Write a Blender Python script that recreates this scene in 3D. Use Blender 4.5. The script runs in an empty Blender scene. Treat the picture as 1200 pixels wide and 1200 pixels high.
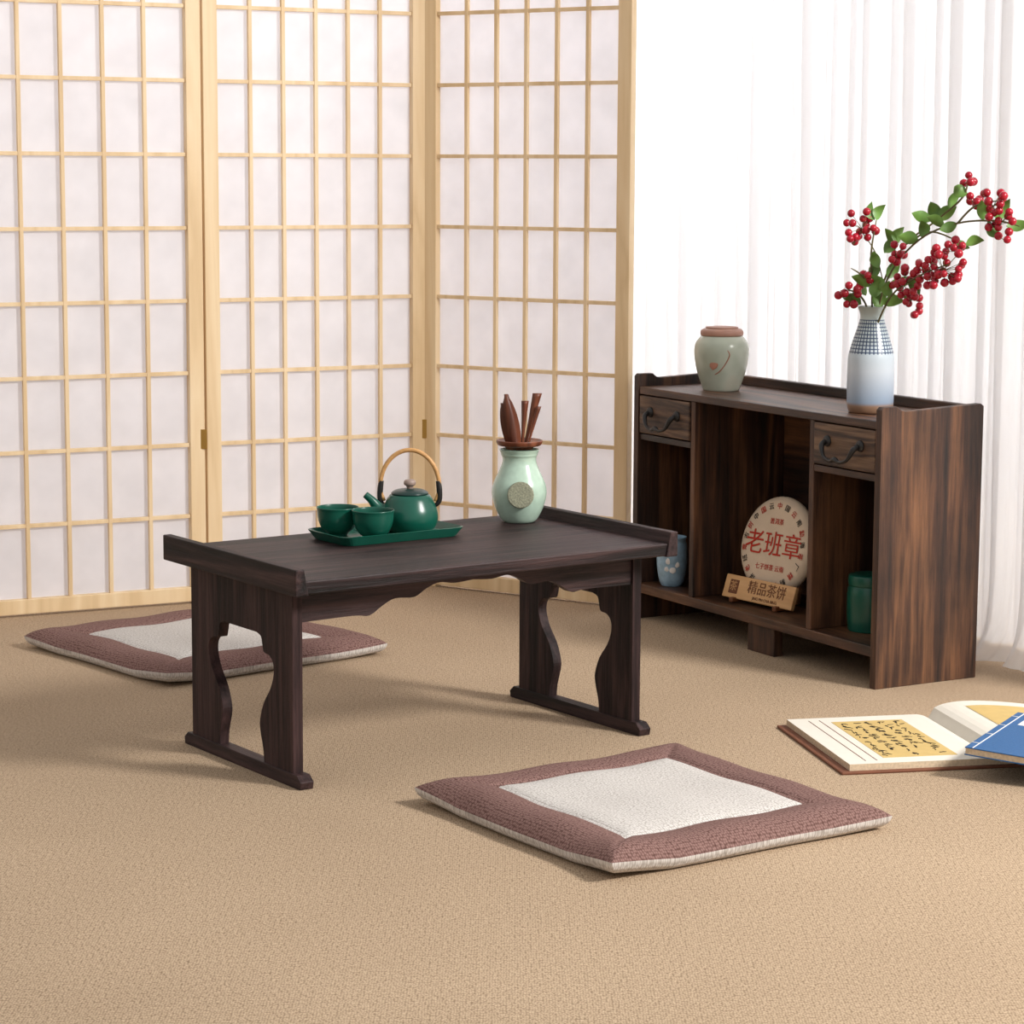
import bpy, bmesh, math, random
from mathutils import Vector, Matrix
random.seed(7)
scene=bpy.context.scene
try:
    scene.view_settings.view_transform='Standard'
    scene.view_settings.look='None'
except Exception as e: print(e)

def srgb(r,g,b):
    f=lambda c:(c/255/12.92) if c/255<=.04045 else ((c/255+.055)/1.055)**2.4
    return (f(r),f(g),f(b),1)

# ---------------- materials ----------------
def newmat(name):
    m=bpy.data.materials.new(name); m.use_nodes=True
    nt=m.node_tree; b=nt.nodes['Principled BSDF']
    return m,nt,b
def mapping(nt,scale,coord='Object'):
    tc=nt.nodes.new('ShaderNodeTexCoord'); mp=nt.nodes.new('ShaderNodeMapping')
    mp.inputs['Scale'].default_value=scale
    nt.links.new(tc.outputs[coord],mp.inputs['Vector']); return mp
def ramp(nt,stops):
    r=nt.nodes.new('ShaderNodeValToRGB'); e=r.color_ramp.elements
    while len(e)<len(stops): e.new(.5)
    for el,(p,c) in zip(e,stops): el.position=p; el.color=c
    return r
def plain(name,col,rough=.5,bump=0,bscale=60,spec=.5,var=.0,metal=0,coat=0):
    m,nt,b=newmat(name)
    b.inputs['Roughness'].default_value=rough; b.inputs['Metallic'].default_value=metal
    b.inputs['Specular IOR Level'].default_value=spec
    b.inputs['Coat Weight'].default_value=coat
    mp=mapping(nt,(1,1,1)); n=nt.nodes.new('ShaderNodeTexNoise'); n.inputs['Scale'].default_value=bscale; n.inputs['Detail'].default_value=4
    nt.links.new(mp.outputs[0],n.inputs['Vector'])
    k=lambda f:tuple(min(1,c*f) for c in col[:3])+(1,)
    r=ramp(nt,[(.3,k(1-var)),(.7,k(1+var))]); nt.links.new(n.outputs['Fac'],r.inputs[0]); nt.links.new(r.outputs[0],b.inputs['Base Color'])
    if bump:
        bp=nt.nodes.new('ShaderNodeBump'); bp.inputs['Strength'].default_value=bump; bp.inputs['Distance'].default_value=.002
        nt.links.new(n.outputs['Fac'],bp.inputs['Height']); nt.links.new(bp.outputs[0],b.inputs['Normal'])
    return m
def wood(name,c1,c2,c3,axis='x',fine=90,coarse=14,rough=.45,bump=.25,spec=.5,mixf=.55,st=.07,rings=9,pos=(.2,.5,.8),blotch=0):
    m,nt,b=newmat(name)
    def sc(s,st=st): 
        v=[s,s,s]; v['xyz'.index(axis)]=s*st; return tuple(v)
    mp1=mapping(nt,sc(coarse,st*1.6)); mp2=mapping(nt,sc(fine))
    n1=nt.nodes.new('ShaderNodeTexNoise'); n1.inputs['Scale'].default_value=1; n1.inputs['Detail'].default_value=3; n1.inputs['Distortion'].default_value=.9
    n2=nt.nodes.new('ShaderNodeTexNoise'); n2.inputs['Scale'].default_value=1; n2.inputs['Detail'].default_value=6; n2.inputs['Roughness'].default_value=.7
    nt.links.new(mp1.outputs[0],n1.inputs['Vector']); nt.links.new(mp2.outputs[0],n2.inputs['Vector'])
    w=nt.nodes.new('ShaderNodeMath'); w.operation='MULTIPLY'; w.inputs[1].default_value=rings
    fr=nt.nodes.new('ShaderNodeMath'); fr.operation='PINGPONG'; fr.inputs[1].default_value=1
    nt.links.new(n1.outputs['Fac'],w.inputs[0]); nt.links.new(w.outputs[0],fr.inputs[0])
    mx=nt.nodes.new('ShaderNodeMix'); mx.data_type='FLOAT'; mx.inputs['Factor'].default_value=mixf
    nt.links.new(fr.outputs[0],mx.inputs['A']); nt.links.new(n2.outputs['Fac'],mx.inputs['B'])
    r=ramp(nt,[(pos[0],c1),(pos[1],c2),(pos[2],c3)]); nt.links.new(mx.outputs['Result'],r.inputs[0])
    out=r.outputs[0]
    if blotch:
        mp3=mapping(nt,(1,1,1)); n3=nt.nodes.new('ShaderNodeTexNoise'); n3.inputs['Scale'].default_value=9; n3.inputs['Detail'].default_value=4
        nt.links.new(mp3.outputs[0],n3.inputs['Vector'])
        r3=ramp(nt,[(.32,(1-blotch,1-blotch,1-blotch,1)),(.68,(1,1,1,1))]); nt.links.new(n3.outputs['Fac'],r3.inputs[0])
        m2=nt.nodes.new('ShaderNodeMix'); m2.data_type='RGBA'; m2.blend_type='MULTIPLY'; m2.inputs['Factor'].default_value=1
        nt.links.new(out,m2.inputs['A']); nt.links.new(r3.outputs[0],m2.inputs['B']); out=m2.outputs['Result']
    nt.links.new(out,b.inputs['Base Color'])
    b.inputs['Roughness'].default_value=rough; b.inputs['Specular IOR Level'].default_value=spec
    bp=nt.nodes.new('ShaderNodeBump'); bp.inputs['Strength'].default_value=bump; bp.inputs['Distance'].default_value=.0015
    nt.links.new(n2.outputs['Fac'],bp.inputs['Height']); nt.links.new(bp.outputs[0],b.inputs['Normal'])
    return m
def weave(name,c1,c2,scale,bump=.8,dist=.002,rough=.95,noise=.5,big=None,pos=(.1,.6),rnd=.3,aniso=1):
    # knotted / woven fibre: near-regular 2D cells mixed with fibre noise
    m,nt,b=newmat(name)
    mp=mapping(nt,(scale,scale*aniso,0))
    v=nt.nodes.new('ShaderNodeTexVoronoi'); v.voronoi_dimensions='2D'; v.inputs['Scale'].default_value=1; v.inputs['Randomness'].default_value=rnd
    nt.links.new(mp.outputs[0],v.inputs['Vector'])
    inv=nt.nodes.new('ShaderNodeMath'); inv.operation='SUBTRACT'; inv.inputs[0].default_value=1.0; nt.links.new(v.outputs['Distance'],inv.inputs[1])
    n=nt.nodes.new('ShaderNodeTexNoise'); n.inputs['Scale'].default_value=.6; n.inputs['Detail'].default_value=4; n.inputs['Roughness'].default_value=.75
    nt.links.new(mp.outputs[0],n.inputs['Vector'])
    mx=nt.nodes.new('ShaderNodeMix'); mx.data_type='FLOAT'; mx.inputs['Factor'].default_value=noise
    nt.links.new(inv.outputs[0],mx.inputs['A']); nt.links.new(n.outputs['Fac'],mx.inputs['B'])
    r=ramp(nt,[(pos[0],c1),(pos[1],c2)]); nt.links.new(mx.outputs['Result'],r.inputs[0])
    out=r.outputs[0]
    if big:
        n3=nt.nodes.new('ShaderNodeTexNoise'); n3.inputs['Scale'].default_value=big; n3.inputs['Detail'].default_value=6
        mp3=mapping(nt,(1,1,1)); nt.links.new(mp3.outputs[0],n3.inputs['Vector'])
        r3=ramp(nt,[(.3,(.88,.87,.86,1)),(.7,(1,1,1,1))]); nt.links.new(n3.outputs['Fac'],r3.inputs[0])
        m2=nt.nodes.new('ShaderNodeMix'); m2.data_type='RGBA'; m2.blend_type='MULTIPLY'; m2.inputs['Factor'].default_value=1
        nt.links.new(out,m2.inputs['A']); nt.links.new(r3.outputs[0],m2.inputs['B']); out=m2.outputs['Result']
    nt.links.new(out,b.inputs['Base Color'])
    b.inputs['Roughness'].default_value=rough; b.inputs['Specular IOR Level'].default_value=.1
    bp=nt.nodes.new('ShaderNodeBump'); bp.inputs['Strength'].default_value=bump; bp.inputs['Distance'].default_value=dist
    nt.links.new(mx.outputs['Result'],bp.inputs['Height']); nt.links.new(bp.outputs[0],b.inputs['Normal'])
    return m
def sheer(name,col,trans=.5,clear=0.0,var=.06,scale=(3,3,1.2)):
    m=bpy.data.materials.new(name); m.use_nodes=True; nt=m.node_tree
    for n in list(nt.nodes): nt.nodes.remove(n)
    out=nt.nodes.new('ShaderNodeOutputMaterial')
    d=nt.nodes.new('ShaderNodeBsdfDiffuse'); t=nt.nodes.new('ShaderNodeBsdfTranslucent'); mx=nt.nodes.new('ShaderNodeMixShader')
    mp=mapping(nt,scale); n=nt.nodes.new('ShaderNodeTexNoise'); n.inputs['Scale'].default_value=1; n.inputs['Detail'].default_value=3
    nt.links.new(mp.outputs[0],n.inputs['Vector'])
    k=lambda f:tuple(min(1,c*f) for c in col[:3])+(1,)
    r=ramp(nt,[(.3,k(1-var)),(.7,k(1+var))]); nt.links.new(n.outputs['Fac'],r.inputs[0])
    nt.links.new(r.outputs[0],d.inputs['Color']); nt.links.new(r.outputs[0],t.inputs['Color'])
    mx.inputs[0].default_value=trans
    nt.links.new(d.outputs[0],mx.inputs[1]); nt.links.new(t.outputs[0],mx.inputs[2])
    last=mx
    if clear:
        tr=nt.nodes.new('ShaderNodeBsdfTransparent'); m2=nt.nodes.new('ShaderNodeMixShader'); m2.inputs[0].default_value=clear
        nt.links.new(mx.outputs[0],m2.inputs[1]); nt.links.new(tr.outputs[0],m2.inputs[2]); last=m2
    nt.links.new(last.outputs[0],out.inputs['Surface'])
    return m

dk=(srgb(10,6,6),srgb(33,20,21),srgb(68,48,47))
tk=dict(coarse=13,fine=120,bump=.9,mixf=.74,st=.05,pos=(.34,.5,.70),rings=6)
M_tab_u=wood('table_wood_long',*dk,axis='x',rough=.5,spec=.3,**tk)
M_tab_z=wood('table_wood_vert',*dk,axis='z',rough=.6,spec=.25,**tk)
M_tab_v=wood('table_wood_cross',*dk,axis='y',rough=.55,spec=.3,**tk)
cb=(srgb(22,13,10),srgb(74,46,31),srgb(124,84,55))
ck_=dict(coarse=11,fine=120,bump=.7,mixf=.70,st=.055,pos=(.30,.50,.72),rings=7,blotch=.5)
M_cab_z=wood('cabinet_wood_vert',*cb,axis='z',rough=.55,**ck_)
M_cab_y=wood('cabinet_wood_long',*cb,axis='y',rough=.45,**ck_)
M_cab_dr=wood('cabinet_drawer_wood',srgb(38,24,18),srgb(84,60,44),srgb(122,94,70),axis='y',rough=.55,coarse=22,fine=170,mixf=.65,st=.06,pos=(.3,.5,.72))
M_pine=wood('pine_wood',srgb(214,184,140),srgb(228,200,158),srgb(236,212,174),axis='z',rough=.5,bump=.05,coarse=8,fine=60)
M_paper=sheer('shoji_paper',(.85,.83,.86,1),trans=.5,var=.05,scale=(14,14,14))
M_curt=sheer('sheer_curtain_cloth',(.95,.95,.965,1),trans=.45,clear=.32,var=.01)
M_curt2=sheer('sheer_curtain_lining',(.95,.95,.965,1),trans=.5,clear=.1,var=.01)
M_floor=weave('jute_carpet',srgb(140,118,95),srgb(212,187,158),360,bump=.5,dist=.0014,noise=.55,big=2.0,pos=(.34,.76),rnd=.6,aniso=.75)
M_cb=weave('cushion_brown_linen',srgb(84,58,53),srgb(154,122,115),300,bump=.6,dist=.001,noise=.3,pos=(.32,.85),rnd=.5)
M_cw=weave('cushion_beige_linen',srgb(166,158,151),srgb(224,219,214),300,bump=.6,dist=.001,noise=.3,pos=(.32,.82),rnd=.5)
M_green=plain('glazed_green_ceramic',srgb(16,84,68),rough=.28,var=.12,bscale=30,bump=.05)
M_lid=plain('grey_knob_ceramic',srgb(150,130,120),rough=.4,var=.15,bscale=300)
M_dgrn=plain('dark_green_ceramic',srgb(22,50,46),rough=.3)
M_bamboo=plain('bamboo_handle_wrap',srgb(196,148,92),rough=.5,bump=.4,bscale=200,var=.15)
M_black=plain('black_iron',srgb(26,24,24),rough=.45,var=.2,bscale=90,bump=.3)
M_brass=plain('brass',srgb(190,150,80),rough=.35,metal=.9)
M_cel=plain('celadon_ceramic',srgb(178,202,184),rough=.22,var=.05,bscale=120,coat=.3)
M_celd=plain('celadon_emblem',srgb(140,140,118),rough=.4,var=.35,bscale=350,bump=.4)
M_tool=wood('tea_tool_wood',srgb(70,34,22),srgb(112,60,38),srgb(140,84,56),axis='z',rough=.4)
M_red=plain('red_berry',srgb(160,12,36),rough=.25,var=.2,bscale=60)
M_leaf=plain('leaf_green',srgb(96,134,58),rough=.45,var=.3,bscale=40)
M_stem=plain('brown_twig',srgb(92,86,48),rough=.7,var=.2)
M_cake=plain('tea_cake_wrapper',srgb(222,200,174),rough=.8,var=.06,bscale=25,bump=.3)
M_redink=plain('red_ink',srgb(190,52,34),rough=.8)
M_ink=plain('black_ink',srgb(40,34,28),rough=.8)
M_sign=wood('sign_wood',srgb(190,140,88),srgb(214,166,112),srgb(226,182,130),axis='y',rough=.5,bump=.05)
M_gold=plain('brown_ink',srgb(110,62,28),rough=.6)
M_page=plain('book_paper',srgb(226,219,206),rough=.85,var=.02)
M_edge=plain('book_page_edges',srgb(206,186,158),rough=.9,var=.15,bscale=300)
M_yel=plain('yellow_insert_paper',srgb(204,174,110),rough=.85,var=.05)
M_cover=plain('brown_book_cover',srgb(118,70,46),rough=.7,var=.1)
M_blue=plain('blue_book_cover',srgb(44,92,142),rough=.7,var=.08,bump=.2,bscale=300)
M_white=plain('white_label',srgb(236,232,226),rough=.8)
M_bluepot=plain('pale_blue_ceramic',srgb(150,180,200),rough=.3,var=.25,bscale=60)
M_wall=plain('studio_wall_paint',srgb(226,224,222),rough=.9,var=.02,bscale=4)

def vase_mat():
    m,nt,b=newmat('banded_vase_glaze')
    tc=nt.nodes.new('ShaderNodeTexCoord'); sp=nt.nodes.new('ShaderNodeSeparateXYZ'); nt.links.new(tc.outputs['Object'],sp.inputs[0])
    mz=nt.nodes.new('ShaderNodeMath'); mz.operation='DIVIDE'; mz.inputs[1].default_value=.167; nt.links.new(sp.outputs['Z'],mz.inputs[0])
    base=ramp(nt,[(0,srgb(120,88,66)),(.07,srgb(150,120,98)),(.10,srgb(140,156,176)),(.40,srgb(190,198,206)),(.56,srgb(184,196,204)),(.9,srgb(176,188,186)),(1,srgb(160,168,164))])
    nt.links.new(mz.outputs[0],base.inputs[0])
    at=nt.nodes.new('ShaderNodeMath'); at.operation='ARCTAN2'; nt.links.new(sp.outputs['X'],at.inputs[0]); nt.links.new(sp.outputs['Y'],at.inputs[1])
    def lines(src,mul,th):
        a=nt.nodes.new('ShaderNodeMath'); a.operation='MULTIPLY'; a.inputs[1].default_value=mul; nt.links.new(src,a.inputs[0])
        f=nt.nodes.new('ShaderNodeMath'); f.operation='FRACT'; nt.links.new(a.outputs[0],f.inputs[0])
        g=nt.nodes.new('ShaderNodeMath'); g.operation='LESS_THAN'; g.inputs[1].default_value=th; nt.links.new(f.outputs[0],g.inputs[0]); return g
    l1=lines(at.outputs[0],34/(2*math.pi),.30); l2=lines(sp.outputs['Z'],1/.0056,.30)
    mxm=nt.nodes.new('ShaderNodeMath'); mxm.operation='MAXIMUM'; nt.links.new(l1.outputs[0],mxm.inputs[0]); nt.links.new(l2.outputs[0],mxm.inputs[1])
    g1=nt.nodes.new('ShaderNodeMath'); g1.operation='GREATER_THAN'; g1.inputs[1].default_value=.56; nt.links.new(mz.outputs[0],g1.inputs[0])
    g2=nt.nodes.new('ShaderNodeMath'); g2.operation='LESS_THAN'; g2.inputs[1].default_value=.88; nt.links.new(mz.outputs[0],g2.inputs[0])
    a=nt.nodes.new('ShaderNodeMath'); a.operation='MULTIPLY'; nt.links.new(g1.outputs[0],a.inputs[0]); nt.links.new(g2.outputs[0],a.inputs[1])
    a2=nt.nodes.new('ShaderNodeMath'); a2.operation='MULTIPLY'; nt.links.new(a.outputs[0],a2.inputs[0]); nt.links.new(mxm.outputs[0],a2.inputs[1])
    mix=nt.nodes.new('ShaderNodeMix'); mix.data_type='RGBA'; nt.links.new(a2.outputs[0],mix.inputs['Factor'])
    nt.links.new(base.outputs[0],mix.inputs['A']); mix.inputs['B'].default_value=srgb(44,62,94)
    nt.links.new(mix.outputs['Result'],b.inputs['Base Color']); b.inputs['Roughness'].default_value=.3
    return m
M_vase=vase_mat()
def jar_mat():
    m,nt,b=newmat('ginger_jar_glaze')
    mp=mapping(nt,(1,1,1)); n=nt.nodes.new('ShaderNodeTexNoise'); n.inputs['Scale'].default_value=18; nt.links.new(mp.outputs[0],n.inputs['Vector'])
    r=ramp(nt,[(.35,srgb(156,162,146)),(.6,srgb(178,182,166)),(.75,srgb(190,182,164))]); nt.links.new(n.outputs['Fac'],r.inputs[0])
    nt.links.new(r.outputs[0],b.inputs['Base Color']); b.inputs['Roughness'].default_value=.25
    return m
M_jar=jar_mat()

# ---------------- mesh helpers ----------------
def empty(name,loc=(0,0,0),rz=0,parent=None):
    o=bpy.data.objects.new(name,None); scene.collection.objects.link(o); o.location=loc; o.rotation_euler=(0,0,rz); o.parent=parent; o.empty_display_size=.05
    return o
def addmesh(name,verts,faces,mats,parent=None,smooth=False,mi=None,loc=(0,0,0),rot=(0,0,0)):
    me=bpy.data.meshes.new(name); me.from_pydata([tuple(v) for v in verts],[],faces)
    if not isinstance(mats,(list,tuple)): mats=[mats]
    for m in mats: me.materials.append(m)
    if mi: 
        for p,i in zip(me.polygons,mi): p.material_index=i
    for p in me.polygons: p.use_smooth=smooth
    me.update()
    o=bpy.data.objects.new(name,me); scene.collection.objects.link(o); o.parent=parent; o.location=loc; o.rotation_euler=rot
    bm=bmesh.new(); bm.from_mesh(me); bmesh.ops.recalc_face_normals(bm,faces=bm.faces); bm.to_mesh(me); bm.free()
    return o
def boxes(name,bl,mat,parent=None,bevel=.0015,**k):
    V=[];F=[]
    for (a,b) in bl:
        n=len(V); x0,y0,z0=a; x1,y1,z1=b
        V+=[(x0,y0,z0),(x1,y0,z0),(x1,y1,z0),(x0,y1,z0),(x0,y0,z1),(x1,y0,z1),(x1,y1,z1),(x0,y1,z1)]
        F+=[tuple(n+i for i in f) for f in [(0,3,2,1),(4,5,6,7),(0,1,5,4),(1,2,6,5),(2,3,7,6),(3,0,4,7)]]
    o=addmesh(name,V,F,mat,parent,**k)
    if bevel:
        m=o.modifiers.new('bev','BEVEL'); m.width=bevel; m.segments=2; m.limit_method='ANGLE'
    return o
def prism(name,pts,axis,t0,t1,mat,parent=None,bevel=.001,**k):
    def mk(p,t): return {'x':(t,p[0],p[1]),'y':(p[0],t,p[1]),'z':(p[0],p[1],t)}[axis]
    n=len(pts); V=[mk(p,t0) for p in pts]+[mk(p,t1) for p in pts]
    F=[tuple(range(n)),tuple(range(2*n-1,n-1,-1))]+[(i,(i+1)%n,n+(i+1)%n,n+i) for i in range(n)]
    o=addmesh(name,V,F,mat,parent,**k)
    bm=bmesh.new(); bm.from_mesh(o.data); bmesh.ops.triangulate(bm,faces=[f for f in bm.faces if len(f.verts)>4]); bm.to_mesh(o.data); bm.free()
    if bevel:
        m=o.modifiers.new('bev','BEVEL'); m.width=bevel; m.segments=2; m.limit_method='ANGLE'; m.angle_limit=math.radians(40)
    return o
def lathe(name,prof,mat,parent=None,segs=64,loc=(0,0,0),rot=(0,0,0),mis=None):
    V=[];F=[];MI=[]
    for r,z in prof:
        for i in range(segs):
            a=2*math.pi*i/segs; V.append((r*math.cos(a),r*math.sin(a),z))
    for j in range(len(prof)-1):
        for i in range(segs):
            F.append((j*segs+i,j*segs+(i+1)%segs,(j+1)*segs+(i+1)%segs,(j+1)*segs+i)); MI.append(mis[j] if mis else 0)
    return addmesh(name,V,F,mat,parent,smooth=True,mi=MI,loc=loc,rot=rot)
def smoothprof(pts,n=8):
    out=[]
    P=[pts[0]]+list(pts)+[pts[-1]]
    for i in range(1,len(P)-2):
        for k in range(n):
            t=k/n; p0,p1,p2,p3=P[i-1],P[i],P[i+1],P[i+2]
            out.append(tuple(.5*((2*p1[c])+(-p0[c]+p2[c])*t+(2*p0[c]-5*p1[c]+4*p2[c]-p3[c])*t*t+(-p0[c]+3*p1[c]-3*p2[c]+p3[c])*t**3) for c in range(len(p1))))
    out.append(tuple(pts[-1])); return out
def tube(name,pts,radii,mat,parent=None,segs=12,smoothn=6,loc=(0,0,0),rot=(0,0,0),join=None):
    if smoothn: 
        full=smoothprof([tuple(p)+(r,) for p,r in zip(pts,radii)],smoothn)
    else: full=[tuple(p)+(r,) for p,r in zip(pts,radii)]
    P=[Vector(f[:3]) for f in full]; R=[f[3] for f in full]
    V=[];F=[]; up=None
    for i,p in enumerate(P):
        t=(P[min(i+1,len(P)-1)]-P[max(i-1,0)]).normalized()
        if up is None: up=t.orthogonal().normalized()
        up=(up-t*up.dot(t)).normalized(); s=t.cross(up)
        for k in range(segs):
            a=2*math.pi*k/segs; V.append(p+(up*math.cos(a)+s*math.sin(a))*R[i])
    for i in range(len(P)-1):
        for k in range(segs): F.append((i*segs+k,i*segs+(k+1)%segs,(i+1)*segs+(k+1)%segs,(i+1)*segs+k))
    F.append(tuple(range(segs))[::-1]); F.append(tuple((len(P)-1)*segs+k for k in range(segs)))
    if join is not None:
        n=len(join[0]); join[0].extend(V); join[1].extend([tuple(n+i for i in f) for f in F]); return
    return addmesh(name,V,F,mat,parent,smooth=True,loc=loc,rot=rot)
def text(name,body,size,mat,parent,M,ax='CENTER'):
    cu=bpy.data.curves.new(name,'FONT'); cu.body=body; cu.size=size; cu.align_x=ax; cu.align_y='CENTER'; cu.extrude=.0002
    cu.materials.append(mat); o=bpy.data.objects.new(name,cu); scene.collection.objects.link(o); o.parent=parent; o.matrix_local=M
    return o
def frame(origin,xa,ya):
    x=Vector(xa).normalized(); y=Vector(ya).normalized(); z=x.cross(y)
    M=Matrix((x,y,z)).transposed().to_4x4(); M.translation=Vector(origin); return M

# ---------------- floor & shell ----------------
boxes('floor',[((-4,-2,-.05),(6,9,0))],M_floor,bevel=0)
boxes('wall_back',[((-4,8.9,0),(6,9,2.7))],M_wall,bevel=0)
boxes('wall_left',[((-4.1,-2,0),(-4,9,2.7))],M_wall,bevel=0)
boxes('wall_right',[((6,-2,0),(6.1,9,2.7))],M_wall,bevel=0)

# ---------------- folding screen ----------------
scr=empty('shoji_screen')
S=.1312; Z0=.0304; NR=12; HT=Z0+S*NR+.03
P=[Vector((-1.025,4.275)),Vector((-.5640,4.507)),Vector((-.1667,4.706)),Vector((.2142,4.463))]
P=[P[0]+Vector((-.40,.24))]+P
for i in range(4):
    a,b=P[i],P[i+1]; d=b-a; L=d.length; ang=math.atan2(d.y,d.x)
    e=empty('panel_%d'%(i+1),(a.x,a.y,0),ang,scr)
    g=.002; st=.028; T=.018
    boxes('stiles_%d'%(i+1),[((g,-T/2,0.0),(g+st,T/2,HT)),((L-g-st,-T/2,0.0),(L-g,T/2,HT)),
        ((g+st,-T/2+.001,.004),(L-g-st,T/2-.001,Z0)),((g+st,-T/2+.001,HT-.03),(L-g-st,T/2-.001,HT-.002))],M_pine,e,bevel=.0012)
    x0=g+st; x1=L-g-st; bl=[]
    for k in range(1,6):
        x=x0+(x1-x0)*k/6; bl.append(((x-.0035,-.006,Z0),(x+.0035,.002,HT-.03)))
    boxes('muntins_vertical_%d'%(i+1),bl,M_pine,e,bevel=.0006)
    bl=[]
    for k in range(1,NR):
        z=Z0+S*k; bl.append(((x0,-.005,z-.0035),(x1,.0035,z+.0035)))
    boxes('muntins_horizontal_%d'%(i+1),bl,M_pine,e,bevel=.0006)
    addmesh('paper_%d'%(i+1),[(x0-.004,.0055,Z0-.004),(x1+.004,.0055,Z0-.004),(x1+.004,.0055,HT-.026),(x0-.004,.0055,HT-.026)],[(0,1,2,3)],M_paper,e)
for i in (1,2,3):
    for z in (.285,1.3):
        p=P[i]+Vector((0,-.0115)); boxes('hinge_%d'%i,[((p.x-.006,p.y-.0012,z),(p.x+.006,p.y+.0012,z+.036))],M_brass,scr,bevel=.0005)

# ---------------- curtain ----------------
ca=.5176; wd=Vector((-math.sin(ca),math.cos(ca))); nd=Vector((math.cos(ca),math.sin(ca)))
base=Vector((.7406,3.871))+nd*.095
cur=empty('sheer_curtain')
def curtain(nm,off0,seed,mat,flare):
    rnd=random.Random(seed)
    V=[];F=[]; ns=900; nz=36; w0,w1=-.42,1.9
    rs=[(rnd.uniform(45,80),rnd.uniform(0,6.28),1.0),(rnd.uniform(80,130),rnd.uniform(0,6.28),.7),(rnd.uniform(18,30),rnd.uniform(0,6.28),.8),(rnd.uniform(150,200),rnd.uniform(0,6.28),.25)]
    for j in range(nz+1):
        z=2.3*(j/nz)**1.6+.004
        for i in range(ns+1):
            w=w0+(w1-w0)*i/ns
            f=0
            for k,p,a in rs:
                s=math.sin(k*w+p+.25*math.sin(1.3*z+k)+.8*math.sin(5*w+k)); f+=a*(1-2*abs(s)**1.3)
            off=off0-f*(.009+.004*min(1,z))
            fl=math.exp(-z/.035)*flare; off-=fl*(.035+.02*math.sin(31*w))
            q=base+wd*w+nd*off
            V.append((q.x,q.y,z+fl*.004*(1+math.sin(50*w))))
    for j in range(nz):
        for i in range(ns):
            n=j*(ns+1)+i; F.append((n,n+1,n+ns+2,n+ns+1))
    addmesh(nm,V,F,mat,cur,smooth=True)
curtain('curtain_front_layer',0,3,M_curt,1)
curtain('curtain_back_layer',.10,8,M_curt2,0)

# ---------------- table ----------------
ta=.61
tab=empty('low_tea_table',(-.2789,3.123,0),ta)
Lu,Lv=.553,.2945; zb=.259
def legpoly():
    y0,y1=.008,Lv-.008; c=(y0+y1)/2; z0=.016; z1=zb
    half=[(.062,z0),(.060,.035),(.052,.06),(.052,.075),(.062,.098),(.080,.120),(.089,.140),(.088,.155),(.078,.164),(.064,.166),(.060,.174),(.056,.186),(.044,.190)]
    half=smoothprof(half,3)
    return [(y0,z0)]+[(c-h,z) for h,z in half]+[(c+h,z) for h,z in half[::-1]]+[(y1,z0),(y1,z1),(y0,z1)]
for i,u in enumerate((0.002,Lu+.002)):
    prism('leg_panel_%d'%(i+1),legpoly(),'x',u,u+.015,M_tab_z,tab)
    ft=[(-.012,0),(Lv+.012,0),(Lv+.014,.010),(Lv+.004,.018),(-.004,.018),(-.014,.010)]
    prism('foot_bar_%d'%(i+1),ft,'x',u-.002,u+.018,M_tab_v,tab)
def apron(v0,v1,nm):
    x0,x1=.017,Lu+.002; L=x1-x0; c=(x0+x1)/2
    half=[(0,.012),(.03,.014),(.055,.011),(.075,.017),(.095,.027),(.125,.026),(.145,.034),(.165,.045),(.19,.043),(L/2,.044)]
    half=smoothprof(half,4)
    pts=[(c-h,zb-d) for h,d in half[::-1]]+[(c+h,zb-d) for h,d in half[1:]]+[(x1,zb),(x0,zb)]
    prism(nm,pts,'y',v0,v1,M_tab_u,tab)
apron(.012,.026,'apron_front'); apron(Lv-.026,Lv-.012,'apron_back')
U0,U1,V0,V1=-.018,.600,-.036,.330
boxes('tabletop',[((U0+.006,V0+.003,zb),(U1-.006,V1-.003,zb+.018))],M_tab_u,tab,bevel=.002)
for i,(a,b,c,d) in enumerate([(U0,U0+.020,U0,U0+.013),(U1-.020,U1,U1-.013,U1)]):
    prism('end_lip_%d'%(i+1),[(a,zb-.001),(b,zb-.001),(d if i==0 else b,zb+.034),(a if i==0 else c,zb+.034)],'y',V0,V1,M_tab_v,tab,bevel=.0015)
zt=zb+.018
# ---------------- tea set ----------------
def rrect(w,h,r,n=6):
    pts=[]
    for cx,cy,a0 in ((w/2-r,h/2-r,0),(-w/2+r,h/2-r,90),(-w/2+r,-h/2+r,180),(w/2-r,-h/2+r,270)):
        for k in range(n+1):
            a=math.radians(a0+90*k/n); pts.append((cx+r*math.cos(a),cy+r*math.sin(a)))
    return pts
def tloc(u,v,z):
    c,s=math.cos(ta),math.sin(ta); return (-.2789+u*c-v*s,3.123+u*s+v*c,z)
tray=empty('serving_tray',tloc(.284,.232,zt+.0005),ta)
V=[];F=[]
secs=[(.0,.173,.087,.012),(0,.186,.098,.014),(.013,.204,.112,.016),(.0135,.201,.109,.016),(.004,.184,.096,.014),(.004,.173,.085,.012)]
for z,w,h,r in secs: V+=[(x,y,z) for x,y in rrect(w,h,r)]
n=28
for j in range(len(secs)-1):
    for i in range(n): F.append((j*n+i,j*n+(i+1)%n,(j+1)*n+(i+1)%n,(j+1)*n+i))
F.append(tuple(range(n))[::-1]); F.append(tuple((len(secs)-1)*n+i for i in range(n)))
addmesh('tray_body',V,F,M_green,tray)
zc=zt+.005
for (u,v) in ((.219,.256),(.245,.203)):
    c=empty('teacup',tloc(u,v,zc),0)
    pr=smoothprof([(.0005,.002),(.012,.002),(.0135,0),(.0145,.003),(.022,.010),(.0275,.022),(.029,.036),(.030,.040),(.0285,.0395),(.0265,.024),(.020,.012),(.0005,.009)],4)
    lathe('cup_body',pr,M_green,c)
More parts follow.
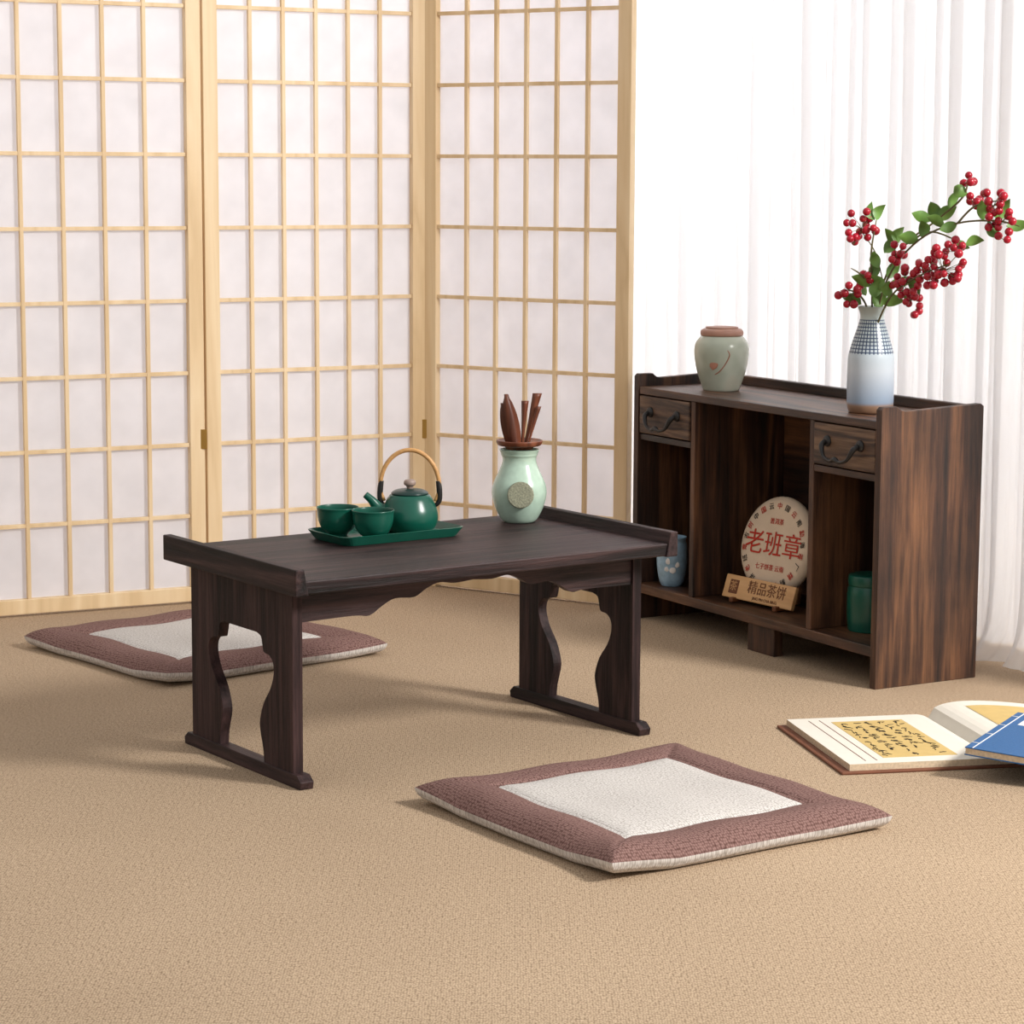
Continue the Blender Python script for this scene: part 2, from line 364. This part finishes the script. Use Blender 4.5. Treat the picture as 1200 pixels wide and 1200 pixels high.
tp=empty('teapot',tloc(.325,.233,zc),0)
lathe('pot_body',smoothprof([(.0005,.001),(.026,.001),(.029,.0),(.036,.006),(.0405,.018),(.0395,.030),(.035,.042),(.030,.051),(.024,.054),(.0005,.055)],5),M_green,tp)
lathe('lid',smoothprof([(.0255,.053),(.0265,.056),(.020,.060),(.008,.062),(.0005,.062)],4),M_dgrn,tp)
lathe('lid_knob',smoothprof([(.004,.061),(.005,.065),(.0085,.068),(.008,.073),(.004,.075),(.0003,.075)],4),M_lid,tp,segs=24)
tube('spout',[(-.030,-.004,.026),(-.044,-.006,.034),(-.054,-.008,.046),(-.063,-.009,.054)],[.014,.009,.006,.005],M_green,tp)
hp=[]
for k in range(15):
    a=math.radians(-8+196*k/14); hp.append((.040*math.cos(a)*1.05,0.0,.064+.053*math.sin(a)+.0))
hp=[(.036,0,.044)]+hp+[(-.036,0,.044)]
tube('handle',hp,[.0022]+[.0032]*15+[.0022],M_bamboo,tp,smoothn=3)
for s in (1,-1):
    tube('handle_joint_%d'%(s+2),[(.0345*s,0,.036),(.042*s,0,.044),(.0422*s,0,.060),(.0405*s,0,.073)],[.0025,.0035,.0042,.0036],M_black,tp)

tv=empty('tea_tool_vase',tloc(.532,.256,zt+.0003),0)
lathe('vase_body',smoothprof([(.0005,.002),(.020,.002),(.022,0),(.028,.006),(.036,.022),(.0405,.040),(.039,.056),(.031,.074),(.0255,.088),(.0255,.097),(.029,.106),(.030,.108),(.028,.107),(.024,.096),(.0005,.092)],5),M_cel,tv)
lathe('emblem',smoothprof([(.0003,.0),(.018,.0),(.019,-.0012),(.019,-.006)],3),M_celd,tv,segs=40,loc=(.002,-.0412,.045),rot=(math.radians(80),0,0))
lathe('collar',smoothprof([(.0003,.108),(.018,.108),(.022,.112),(.031,.114),(.034,.119),(.033,.122),(.024,.119),(.0003,.117)],4),M_tool,tv)
def tool(nm,x,y,tx,ty,h,w,kind):
    V=[];F=[]; n=14
    for k in range(n+1):
        t=k/n
        if kind==0: ww=w*(.25+.75*math.sin(math.pi*min(1,.15+t*.9))**.7) if t<.999 else w*.25
        else: ww=w*(.35+.65*t**1.5)
        cx=x+tx*t; cy=y+ty*t; z=.112+h*t
        th=.0022
        V+=[(cx-ww,cy,z),(cx,cy-th-.002*t,z),(cx+ww,cy,z),(cx,cy+th,z)]
    for k in range(n):
        for q in range(4): F.append((4*k+q,4*k+(q+1)%4,4*k+4+(q+1)%4,4*k+4+q))
    F.append((0,1,2,3)); F.append(tuple(4*n+q for q in range(4)))
    addmesh(nm,V,F,M_tool,tv,smooth=True)
tool('tea_scoop',-.006,-.004,-.014,0,.078,.012,0)
tool('tea_pick',-.012,.004,-.014,0,.064,.009,0)
tool('tea_needle',.004,0,.004,0,.068,.0055,1)
tool('tea_tongs',.008,.002,.018,0,.079,.007,1)
tool('tea_spoon',.012,-.004,.016,0,.060,.004,1)

# ---------------- cabinet ----------------
cx0,cy0=.563,3.755
cab=empty('storage_cabinet',(cx0,cy0,0),ca)
D,W,Hc=.200,.703,.4363
def cpt(d,w,z):
    c,s=math.cos(ca),math.sin(ca); return (cx0+d*c-w*s,cy0+d*s+w*c,z)
th=.014; zt1=.416
side=[(0,0),(D,0),(D,Hc-.004),(D-.006,Hc),(.045,Hc-.006),(.038,Hc-.004),(.030,Hc+.002),(.004,Hc+.002),(0,Hc-.002)]
prism('side_right',side,'y',0,th,M_cab_z,cab)
prism('side_left',side,'y',W-th,W,M_cab_z,cab)
boxes('top_board',[((.002,th,zt1-.013),(D-.008,W-th,zt1))],M_cab_y,cab)
boxes('back_lip',[((D-.012,th,zt1),(D,W-th,Hc-.004))],M_cab_y,cab)
boxes('bottom_shelf',[((.003,th,.048),(D-.008,W-th,.065))],M_cab_y,cab)
boxes('back_panel',[((D-.008,th,.03),(D-.001,W-th,zt1))],M_cab_y,cab)
wR0,wR1,wL0,wL1=.175,.188,.515,.528
boxes('dividers',[((.004,wR0,.065),(D-.008,wR1,zt1-.013)),((.004,wL0,.065),(D-.008,wL1,zt1-.013))],M_cab_z,cab)
boxes('drawer_shelves',[((.004,th,.322),(D-.008,wR0,.333)),((.004,wL1,.322),(D-.008,W-th,.333))],M_cab_y,cab)
boxes('centre_foot',[((.012,.285,0),(.03,.36,.048))],M_cab_z,cab)
boxes('rear_rail',[((D-.03,th,0),(D-.012,W-th,.048))],M_cab_y,cab)
for i,(a,b) in enumerate(((th,wR0),(wL1,W-th))):
    boxes('drawer_%d'%(i+1),[((.001,a+.002,.335),(.15,b-.002,.401))],M_cab_dr,cab,bevel=.002)
    c=(a+b)/2
    tube('drawer_handle_%d'%(i+1),[(-.002,c-.042,.374),(-.012,c-.040,.368),(-.016,c-.030,.352),(-.017,c-.012,.3465),(-.017,c,.350),(-.017,c+.012,.3465),(-.016,c+.030,.352),(-.012,c+.040,.368),(-.002,c+.042,.374)],[.004,.0045,.003,.0028,.0042,.0028,.003,.0045,.004],M_black,cab)
    for sgn in (-1,1):
        lathe('handle_rose_%d_%d'%(i+1,sgn+2),smoothprof([(.0003,.004),(.006,.0035),(.009,0),(.009,-.002)],3),M_black,cab,segs=20,loc=(-.001,c+sgn*.042,.374),rot=(0,-math.pi/2,0))

ck=empty('tea_cake_display',cpt(.095,.396,.0655),ca+math.radians(8))
r=.086
cake=empty('cake',(0,0,.012+r),0,ck); cake.rotation_euler=(0,math.radians(12),0)
lathe('cake_disc',smoothprof([(.0003,.009),(.064,.009),(.080,.006),(r,-.003),(.080,-.012),(.055,-.014),(.0003,-.012)],5),M_cake,cake,segs=80,rot=(0,-math.pi/2,0))
F1=lambda y,z:frame((-.0102,y,z),(0,-1,0),(0,0,1))
text('wrapper_title','老班章',.045,M_redink,cake,F1(0,.0))
text('wrapper_subtitle','普洱茶',.011,M_redink,cake,F1(0,.041))
text('wrapper_line','七子饼茶 云南',.011,M_redink,cake,F1(0,-.038))
chs='中国云南勐海茶厂精制普洱茶饼老班章古树'
for k in range(22):
    a=math.radians(90-360*k/22); rr=.068
    up_=(0,-math.cos(a),math.sin(a)); rt_=(0,-math.sin(a),-math.cos(a))
    text('wrapper_ring_%d'%k,chs[k%len(chs)],.012,M_ink if k%2 else M_redink,cake,frame((-.0098,-rr*math.cos(a),rr*math.sin(a)),rt_,up_))
boxes('stand',[((-.018,-.03,0),(.03,-.024,.012)),((-.018,.024,0),(.03,.03,.012)),((.022,-.03,0),(.03,.03,.07))],M_sign,ck)
sg=empty('wooden_sign',cpt(.045,.388,.066),ca+math.radians(6))
b=empty('board',(0,0,0),0,sg); b.rotation_euler=(0,math.radians(18),0)
boxes('sign_board',[((0,-.088,.006),(.008,.088,.046))],M_sign,b)
boxes('sign_feet',[((-.006,-.06,0),(.03,-.05,.008)),((-.006,.05,0),(.03,.06,.008))],M_gold,sg)
G=lambda y,z:frame((-.0005,y,z),(0,-1,0),(0,0,1))
text('sign_title','精品茶饼',.024,M_gold,b,G(-.020,.029))
text('sign_pinyin','JING PIN CHA BING',.007,M_gold,b,G(-.020,.0125))
boxes('sign_emblem',[((-.001,.052,.014),(.001,.074,.038))],M_gold,b)
text('sign_emblem_mark','茶',.018,M_sign,b,frame((-.0012,.063,.026),(0,-1,0),(0,0,1)))
pb=empty('blue_white_pot',cpt(.042,.638,.0655),0)
lathe('pot',smoothprof([(.0005,.002),(.016,.002),(.018,0),(.023,.012),(.027,.040),(.0265,.070),(.024,.080),(.0255,.086),(.024,.086),(.022,.074),(.0005,.06)],5),M_bluepot,pb)
for k,(xx,zz,ss) in enumerate(((-.006,.046,.007),(.006,.040,.006),(.000,.030,.006),(-.010,.032,.005))):
    o=lathe('painted_petal_%d'%(k+1),[(.0003,1),(.5,.85),(.86,.5),(1,0),(.86,-.5),(.0003,-1)],M_white,pb,segs=16,loc=(xx,-math.sqrt(.0262**2-xx*xx),zz)); o.scale=(ss,.0012,ss)
gc=empty('green_tea_canister',cpt(.085,.128,.0655),0)
lathe('canister',smoothprof([(.0005,0),(.030,0),(.034,.004),(.036,.03),(.036,.060),(.034,.072)],4)+smoothprof([(.033,.074),(.0345,.075),(.0345,.086),(.030,.091),(.0005,.092)],4),M_green,gc)
gj=empty('ginger_jar',cpt(.090,.564,zt1+.0005),0)
lathe('jar_body',smoothprof([(.0005,.002),(.028,.002),(.030,0),(.034,.008),(.043,.035),(.0475,.062),(.046,.080),(.038,.092),(.034,.095)],6),M_jar,gj)
M_lidw=plain('jar_lid_clay',srgb(160,118,100),rough=.5,var=.1)
M_lotus=plain('painted_lotus',srgb(150,100,78),rough=.4,var=.2,bscale=120)
lathe('jar_lid',smoothprof([(.034,.094),(.037,.096),(.037,.102),(.033,.106),(.028,.107),(.026,.110),(.0005,.111)],4),M_lidw,gj)
tube('lotus_stem',[(-.014,-.0395,.030),(-.006,-.0425,.036),(.004,-.0455,.050),(.010,-.0468,.064),(.006,-.0465,.072)],[.0009,.0011,.0011,.001,.0008],M_lotus,gj)
o=lathe('lotus_bloom',[(.0003,1),(.5,.8),(.86,.45),(1,0),(.75,-.6),(.0003,-1)],M_lotus,gj,segs=20,loc=(-.016,-.0410,.050)); o.scale=(.0085,.0022,.013); o.rotation_euler=(math.radians(-10),math.radians(8),math.radians(-22))
vl=cpt(.080,.133,zt1+.0005)
bv=empty('berry_branch_vase',vl,0)
lathe('vase',smoothprof([(.0005,.002),(.030,.002),(.033,0),(.0355,.006),(.037,.02),(.037,.075),(.035,.095),(.027,.122),(.0205,.142),(.019,.154),(.0225,.165),(.0235,.167),(.021,.166),(.017,.152),(.0005,.14)],5),M_vase,bv)
def px(x,y,dy=0):
    dx=(x-1018)/745; z=(487-y)/745
    dy=dy-.75*max(0,dx); s=1+dy/vl[1]
    return Vector(((vl[0]+dx)*s-vl[0],dy,.8+(vl[2]+z-.8)*s-vl[2]))
sv=([],[])
stems=[[(1018,400,0),(1017,340,-.01),(1015,300,-.02),(1020,262,-.02)],
 [(1018,400,0),(1030,335,0),(1055,290,.01),(1090,262,.02),(1120,235,.02),(1126,214,.02)],
 [(1018,400,0),(1035,330,-.01),(1070,285,-.02),(1115,265,-.03),(1160,262,-.03),(1188,268,-.03)],
 [(1018,400,0),(1040,350,-.03),(1075,325,-.05),(1108,312,-.06)],
 [(1018,400,0),(1010,360,.01),(995,345,.0),(980,344,-.01)],
 [(1115,265,-.03),(1135,245,-.03),(1165,238,-.03)],[(1055,290,.01),(1085,275,.02),(1125,290,.01)],[(1017,340,-.01),(1003,325,-.02),(992,318,-.03)]]
for s in stems: tube('',[px(*p) for p in s],[.0016]*(len(s)-1)+[.0009],None,segs=6,join=sv)
tube('',[px(1030,335,0),px(1020,300,-.01),px(1003,275,-.02)],[.001,.001,.0008],None,segs=6,join=sv)
clusters=[(1004,268,20,14,-.02),(994,286,9,4,-.02),(1125,214,8,4,.02),(1132,236,11,5,.02),(1156,241,16,10,-.03),(1165,262,16,10,-.03),(1170,280,8,3,-.03),(1100,316,24,22,-.06),(1082,322,18,12,-.05),(1055,333,17,13,-.03),(1045,302,13,7,-.02),(1067,365,9,4,-.04),(992,346,15,9,-.01),(1062,352,12,6,-.04),(1110,294,12,6,-.05),(1012,330,9,4,-.02)]
BV=[];BF=[]
def addsphere(c,r):
    bm=bmesh.new(); bmesh.ops.create_icosphere(bm,subdivisions=2,radius=r); n=len(BV)
    for v in bm.verts: BV.append(v.co+c)
    for f in bm.faces: BF.append(tuple(n+v.index for v in f.verts))
    bm.free()
for x,y,R,n,dy in clusters:
    pts=[]
    for k in range(n):
        for tr in range(40):
            a=random.uniform(0,6.28); q=R*math.sqrt(random.random()); p=px(x+q*math.cos(a),y+q*math.sin(a),dy+random.uniform(-.018,.018))
            if all((p-o).length>.0115 for o in pts): break
        pts.append(p); addsphere(p,random.uniform(.0058,.0072))
        tube('',[p,px(x,y+4,dy)],[.0006,.0006],None,segs=4,smoothn=0,join=sv)
addmesh('stems',sv[0],sv[1],M_stem,bv,smooth=True)
addmesh('berries',BV,BF,M_red,bv,smooth=True)
LV=[];LF=[]
def leaf(x,y,dy,ang,L=.032,wd_=.010,tw=0):
    o=px(x,y,dy); d=Vector((math.cos(ang),random.uniform(-.4,.1),math.sin(ang))).normalized()
    s=d.cross(Vector((0,-1,.0))).normalized(); s=(s+Vector((0,random.uniform(-.7,.7),0))).normalized(); nn=d.cross(s).normalized()
    n=len(LV); K=8
    for k in range(K+1):
        t=k/K; w=wd_*math.sin(math.pi*t**.8)**.9 if 0<t<1 else 0.0003
        c=o+d*L*t+nn*(.006*math.sin(math.pi*t)) 
        LV.extend([c+s*w+nn*w*.35,c,c-s*w+nn*w*.35])
    for k in range(K):
        for q in (0,1): LF.append((n+3*k+q,n+3*k+q+1,n+3*k+3+q+1,n+3*k+3+q))
for (x,y,dy,a) in [(1018,262,-.02,100),(1020,262,-.02,60),(1043,295,0,120),(1045,290,0,70),(1090,262,.02,110),(1092,262,.02,40),(1100,270,-.03,150),(1115,265,-.03,200),(1108,290,.01,-10),(1125,290,.01,15),(1145,262,-.03,100),(1150,262,-.03,-50),(1172,268,-.03,10),(1160,262,-.03,60),(1070,285,-.02,170),(1075,283,-.02,100),(1035,330,-.01,60),(1038,335,-.01,20),(1030,345,-.02,130),(1014,340,-.02,150),(1015,330,-.02,80),(1005,360,-.01,160),(1020,362,-.02,45),(1040,352,-.03,100),(1030,360,-.03,10),(1010,350,.01,100),(1024,318,-.02,110),(1060,330,-.04,-60),(1105,250,.02,60),(1126,232,.02,150),(1030,300,0,50),(1085,262,0,160),(1050,345,-.04,-20),(1018,352,-.03,70)]:
    leaf(x,y,dy,math.radians(a),L=random.uniform(.027,.039),wd_=random.uniform(.008,.011))
addmesh('leaves',LV,LF,M_leaf,bv,smooth=True)

# ---------------- cushions ----------------
def cushion(loc,yaw,size,seed):
    rnd=random.Random(seed)
    e=empty('floor_cushion',(loc[0],loc[1],.0),yaw)
    N=96; h=size/2; V=[];F=[];MI=[]
    A=[math.sin(math.pi/2*(2*i/N-1)) for i in range(N+1)]
    ph=[rnd.uniform(0,6.28) for _ in range(6)]
    bf=.34
    def xy(a,b):
        k=.012
        x=a*(1-k*(1-b*b))+.006*math.sin(5*b+ph[0])*a; y=b*(1-k*(1-a*a))+.006*math.sin(5*a+ph[1])*b
        return h+x*h,h+y*h
    def lift(a,b): return .006*max(0,abs(a*b)-.55)/.45*(1+.6*math.sin(ph[4]+2*a+b))
    def zt_(a,b):
        e_=1-max(abs(a),abs(b)); t=e_/bf
        w=.0012*math.sin(9*a+ph[2])+.0012*math.sin(8*b+ph[3])
        sm=min(1,e_/.1)
        if t<1: 
            p=1-(1-min(1,t/.55))**2.4 if t<.55 else 1
            z=.015+.019*p-.004*max(0,(t-.55)/.45)
            z-=.0025*math.exp(-((abs(a)-abs(b))/.03)**2)*sm
        else: z=.029+.003*min(1,(t-1)/.4)
        z-=.0045*math.exp(-((t-1)/.07)**2)
        return z+w*sm+lift(a,b)
    def zb_(a,b):
        e_=1-max(abs(a),abs(b)); q=min(1,e_/.07)
        return .015*(1-math.sqrt(max(0,1-(1-q)**2)))+lift(a,b)
    idx=lambda i,j:i*(N+1)+j
    for i in range(N+1):
        for j in range(N+1):
            x,y=xy(A[i],A[j]); V.append((x,y,zt_(A[i],A[j])))
    n0=len(V)
    for i in range(N+1):
        for j in range(N+1):
            x,y=xy(A[i],A[j]); V.append((x,y,zb_(A[i],A[j])+.0005))
    for i in range(N):
        for j in range(N):
            a=(A[i]+A[i+1])/2;b=(A[j]+A[j+1])/2; e_=1-max(abs(a),abs(b))
            F.append((idx(i,j),idx(i+1,j),idx(i+1,j+1),idx(i,j+1))); MI.append(1 if e_<bf else 0)
            F.append((n0+idx(i,j),n0+idx(i,j+1),n0+idx(i+1,j+1),n0+idx(i+1,j))); MI.append(2)
    o=addmesh('cushion_body',V,F,[M_cw,M_cb,M_cw],e,smooth=True,mi=MI)
    wl=o.modifiers.new('w','WELD'); wl.merge_threshold=.0002
cushion((.1155,2.700),.597,.422,3)
cushion((-.531,3.732),.71,.432,5)

# ---------------- books ----------------
bk=empty('open_book',(.635,3.395,0),.2)
h=.1375
boxes('cover',[((-.228,-h-.006,0),(.225,h+.006,.004))],M_cover,bk)
def block(nm,xs,zs,y0,y1):
    n=len(xs); V=[];F=[];MI=[]
    for y in (y0,y1):
        V+=[(x,y,z) for x,z in zip(xs,zs)]+[(x,y,.004) for x in xs]
    for i in range(n-1):
        F.append((i,i+1,2*n+i+1,2*n+i)); MI.append(0)
        F.append((i,n+i,n+i+1,i+1)); MI.append(1)
        F.append((2*n+i,2*n+i+1,3*n+i+1,3*n+i)); MI.append(1)
    F.append((0,2*n,3*n,n)); MI.append(1); F.append((n-1,2*n-1,4*n-1,3*n-1)); MI.append(1)
    addmesh(nm,V,F,[M_page,M_edge],bk,smooth=False,mi=MI)
xl=[-.215+.215*i/24 for i in range(25)]; zl=[.013 if x<-.02 else .013-.006*((x+.02)/.02)**2 for x in xl]
block('left_pages',xl,zl,-h,h)
xr=[.0+.21*i/24 for i in range(25)]
zr=[.007+.022*(math.sin(math.pi*(x/.21)**.5)**.8 if 0<x<.21 else 0)+.004*(x/.21) for x in xr]
block('right_pages',xr,zr,-h,h)
boxes('yellow_insert_left',[((-.158,-.110,.0129),(-.052,.108,.0134))],M_yel,bk,bevel=0)
boxes('page_rule',[((-.172,-.122,.0129),(-.1705,.122,.0132)),((-.188,-.122,.0129),(-.1865,.122,.0132))],M_cover,bk,bevel=0)
V=[];F=[]
for i,x in enumerate(xr[5:21]): V+=[(x,-.105,zr[5+i]+.0006),(x,.105,zr[5+i]+.0006)]
for i in range(15): F.append((2*i,2*i+2,2*i+3,2*i+1))
addmesh('yellow_insert_right',V,F,M_yel,bk,smooth=True)
# running-script calligraphy drawn as brush strokes
sb=([],[]); rb=random.Random(21)
for col in range(5):
    y=.098; xc=-.066-.0205*col
    while y>-.096+.035*(col%2):
        hgt=rb.uniform(.011,.017); 
        for st_ in range(rb.randint(2,4)):
            p0=(xc+rb.uniform(-.007,.002),y-rb.uniform(0,hgt*.8),.0137)
            dx=rb.uniform(.004,.010); dy=rb.choice([rb.uniform(-.002,.003),rb.uniform(-.010,-.005)])
            if rb.random()<.35: dx=rb.uniform(-.003,.002); dy=-rb.uniform(.006,.012)
            p2=(p0[0]+dx,p0[1]+dy,.0137); p1=((p0[0]+p2[0])/2+rb.uniform(-.0015,.0015),(p0[1]+p2[1])/2+rb.uniform(-.001,.0015),.0137)
            tube('',[p0,p1,p2],[.0006,rb.uniform(.0005,.0009),.0003],None,segs=5,smoothn=3,join=sb)
        y-=hgt+rb.uniform(.003,.006)
addmesh('calligraphy',sb[0],sb[1],M_ink,bk,smooth=True)
bb=empty('blue_thread_bound_book',(.598,3.188,.0345),math.radians(-28))
bb.rotation_euler=(0,math.radians(3),math.radians(-28))
boxes('pages',[((.001,.001,.001),(.169,.239,.009))],M_edge,bb,bevel=0)
boxes('covers',[((0,0,-.0005),(.17,.24,.001)),((0,0,.009),(.17,.24,.0105))],M_blue,bb,bevel=.0003)
boxes('title_label',[((.022,.165,.0105),(.048,.232,.0111))],M_white,bb,bevel=0)
boxes('stitching',[((.010,.0,.0105),(.0112,.24,.0112))]+[((0,y,.0105),(.011,y+.0012,.0112)) for y in (.03,.09,.15,.21)],M_white,bb,bevel=0)

# ---------------- lights ----------------
def area(name,loc,target,size,power,col=(1,1,1),sy=None):
    l=bpy.data.lights.new(name,'AREA'); l.energy=power; l.size=size; l.color=col
    if sy: l.shape='RECTANGLE'; l.size_y=sy
    o=bpy.data.objects.new(name,l); scene.collection.objects.link(o); o.location=loc
    o.rotation_euler=(Vector(target)-Vector(loc)).to_track_quat('-Z','Y').to_euler(); return o
area('key_softbox',(2.6,2.0,2.1),(0,3.5,.1),.62,134,(1,.975,.94))
cl=base+wd*1.3+nd*1.3
area('window_light',(cl.x,cl.y,1.4),(base.x+wd.x*.4,base.y+wd.y*.4,.8),1.6,84,(1,1,1),1.8)
area('screen_backlight',(-.75,5.5,1.7),(-.4,4.5,.9),1.8,18,(1,.98,1),1.2)
w=bpy.data.worlds.new('World'); scene.world=w; w.use_nodes=True
w.node_tree.nodes['Background'].inputs[0].default_value=(1,.99,.985,1); w.node_tree.nodes['Background'].inputs[1].default_value=.64

# ---------------- camera ----------------
cd=bpy.data.cameras.new('Camera'); cam=bpy.data.objects.new('Camera',cd); scene.collection.objects.link(cam); scene.camera=cam
cd.sensor_width=36; cd.lens=2900/1200*36; cd.clip_start=.05
thc,roll=.1389,.0051
fwd=Vector((0,math.cos(thc),-math.sin(thc))); up=Vector((0,math.sin(thc),math.cos(thc))); rt=Vector((1,0,0))
up2=up*math.cos(roll)-rt*math.sin(roll)*1; rt2=rt*math.cos(roll)+up*math.sin(roll)
M=Matrix((rt2,up2,-fwd)).transposed().to_4x4(); M.translation=Vector((0,0,.8)); cam.matrix_world=M
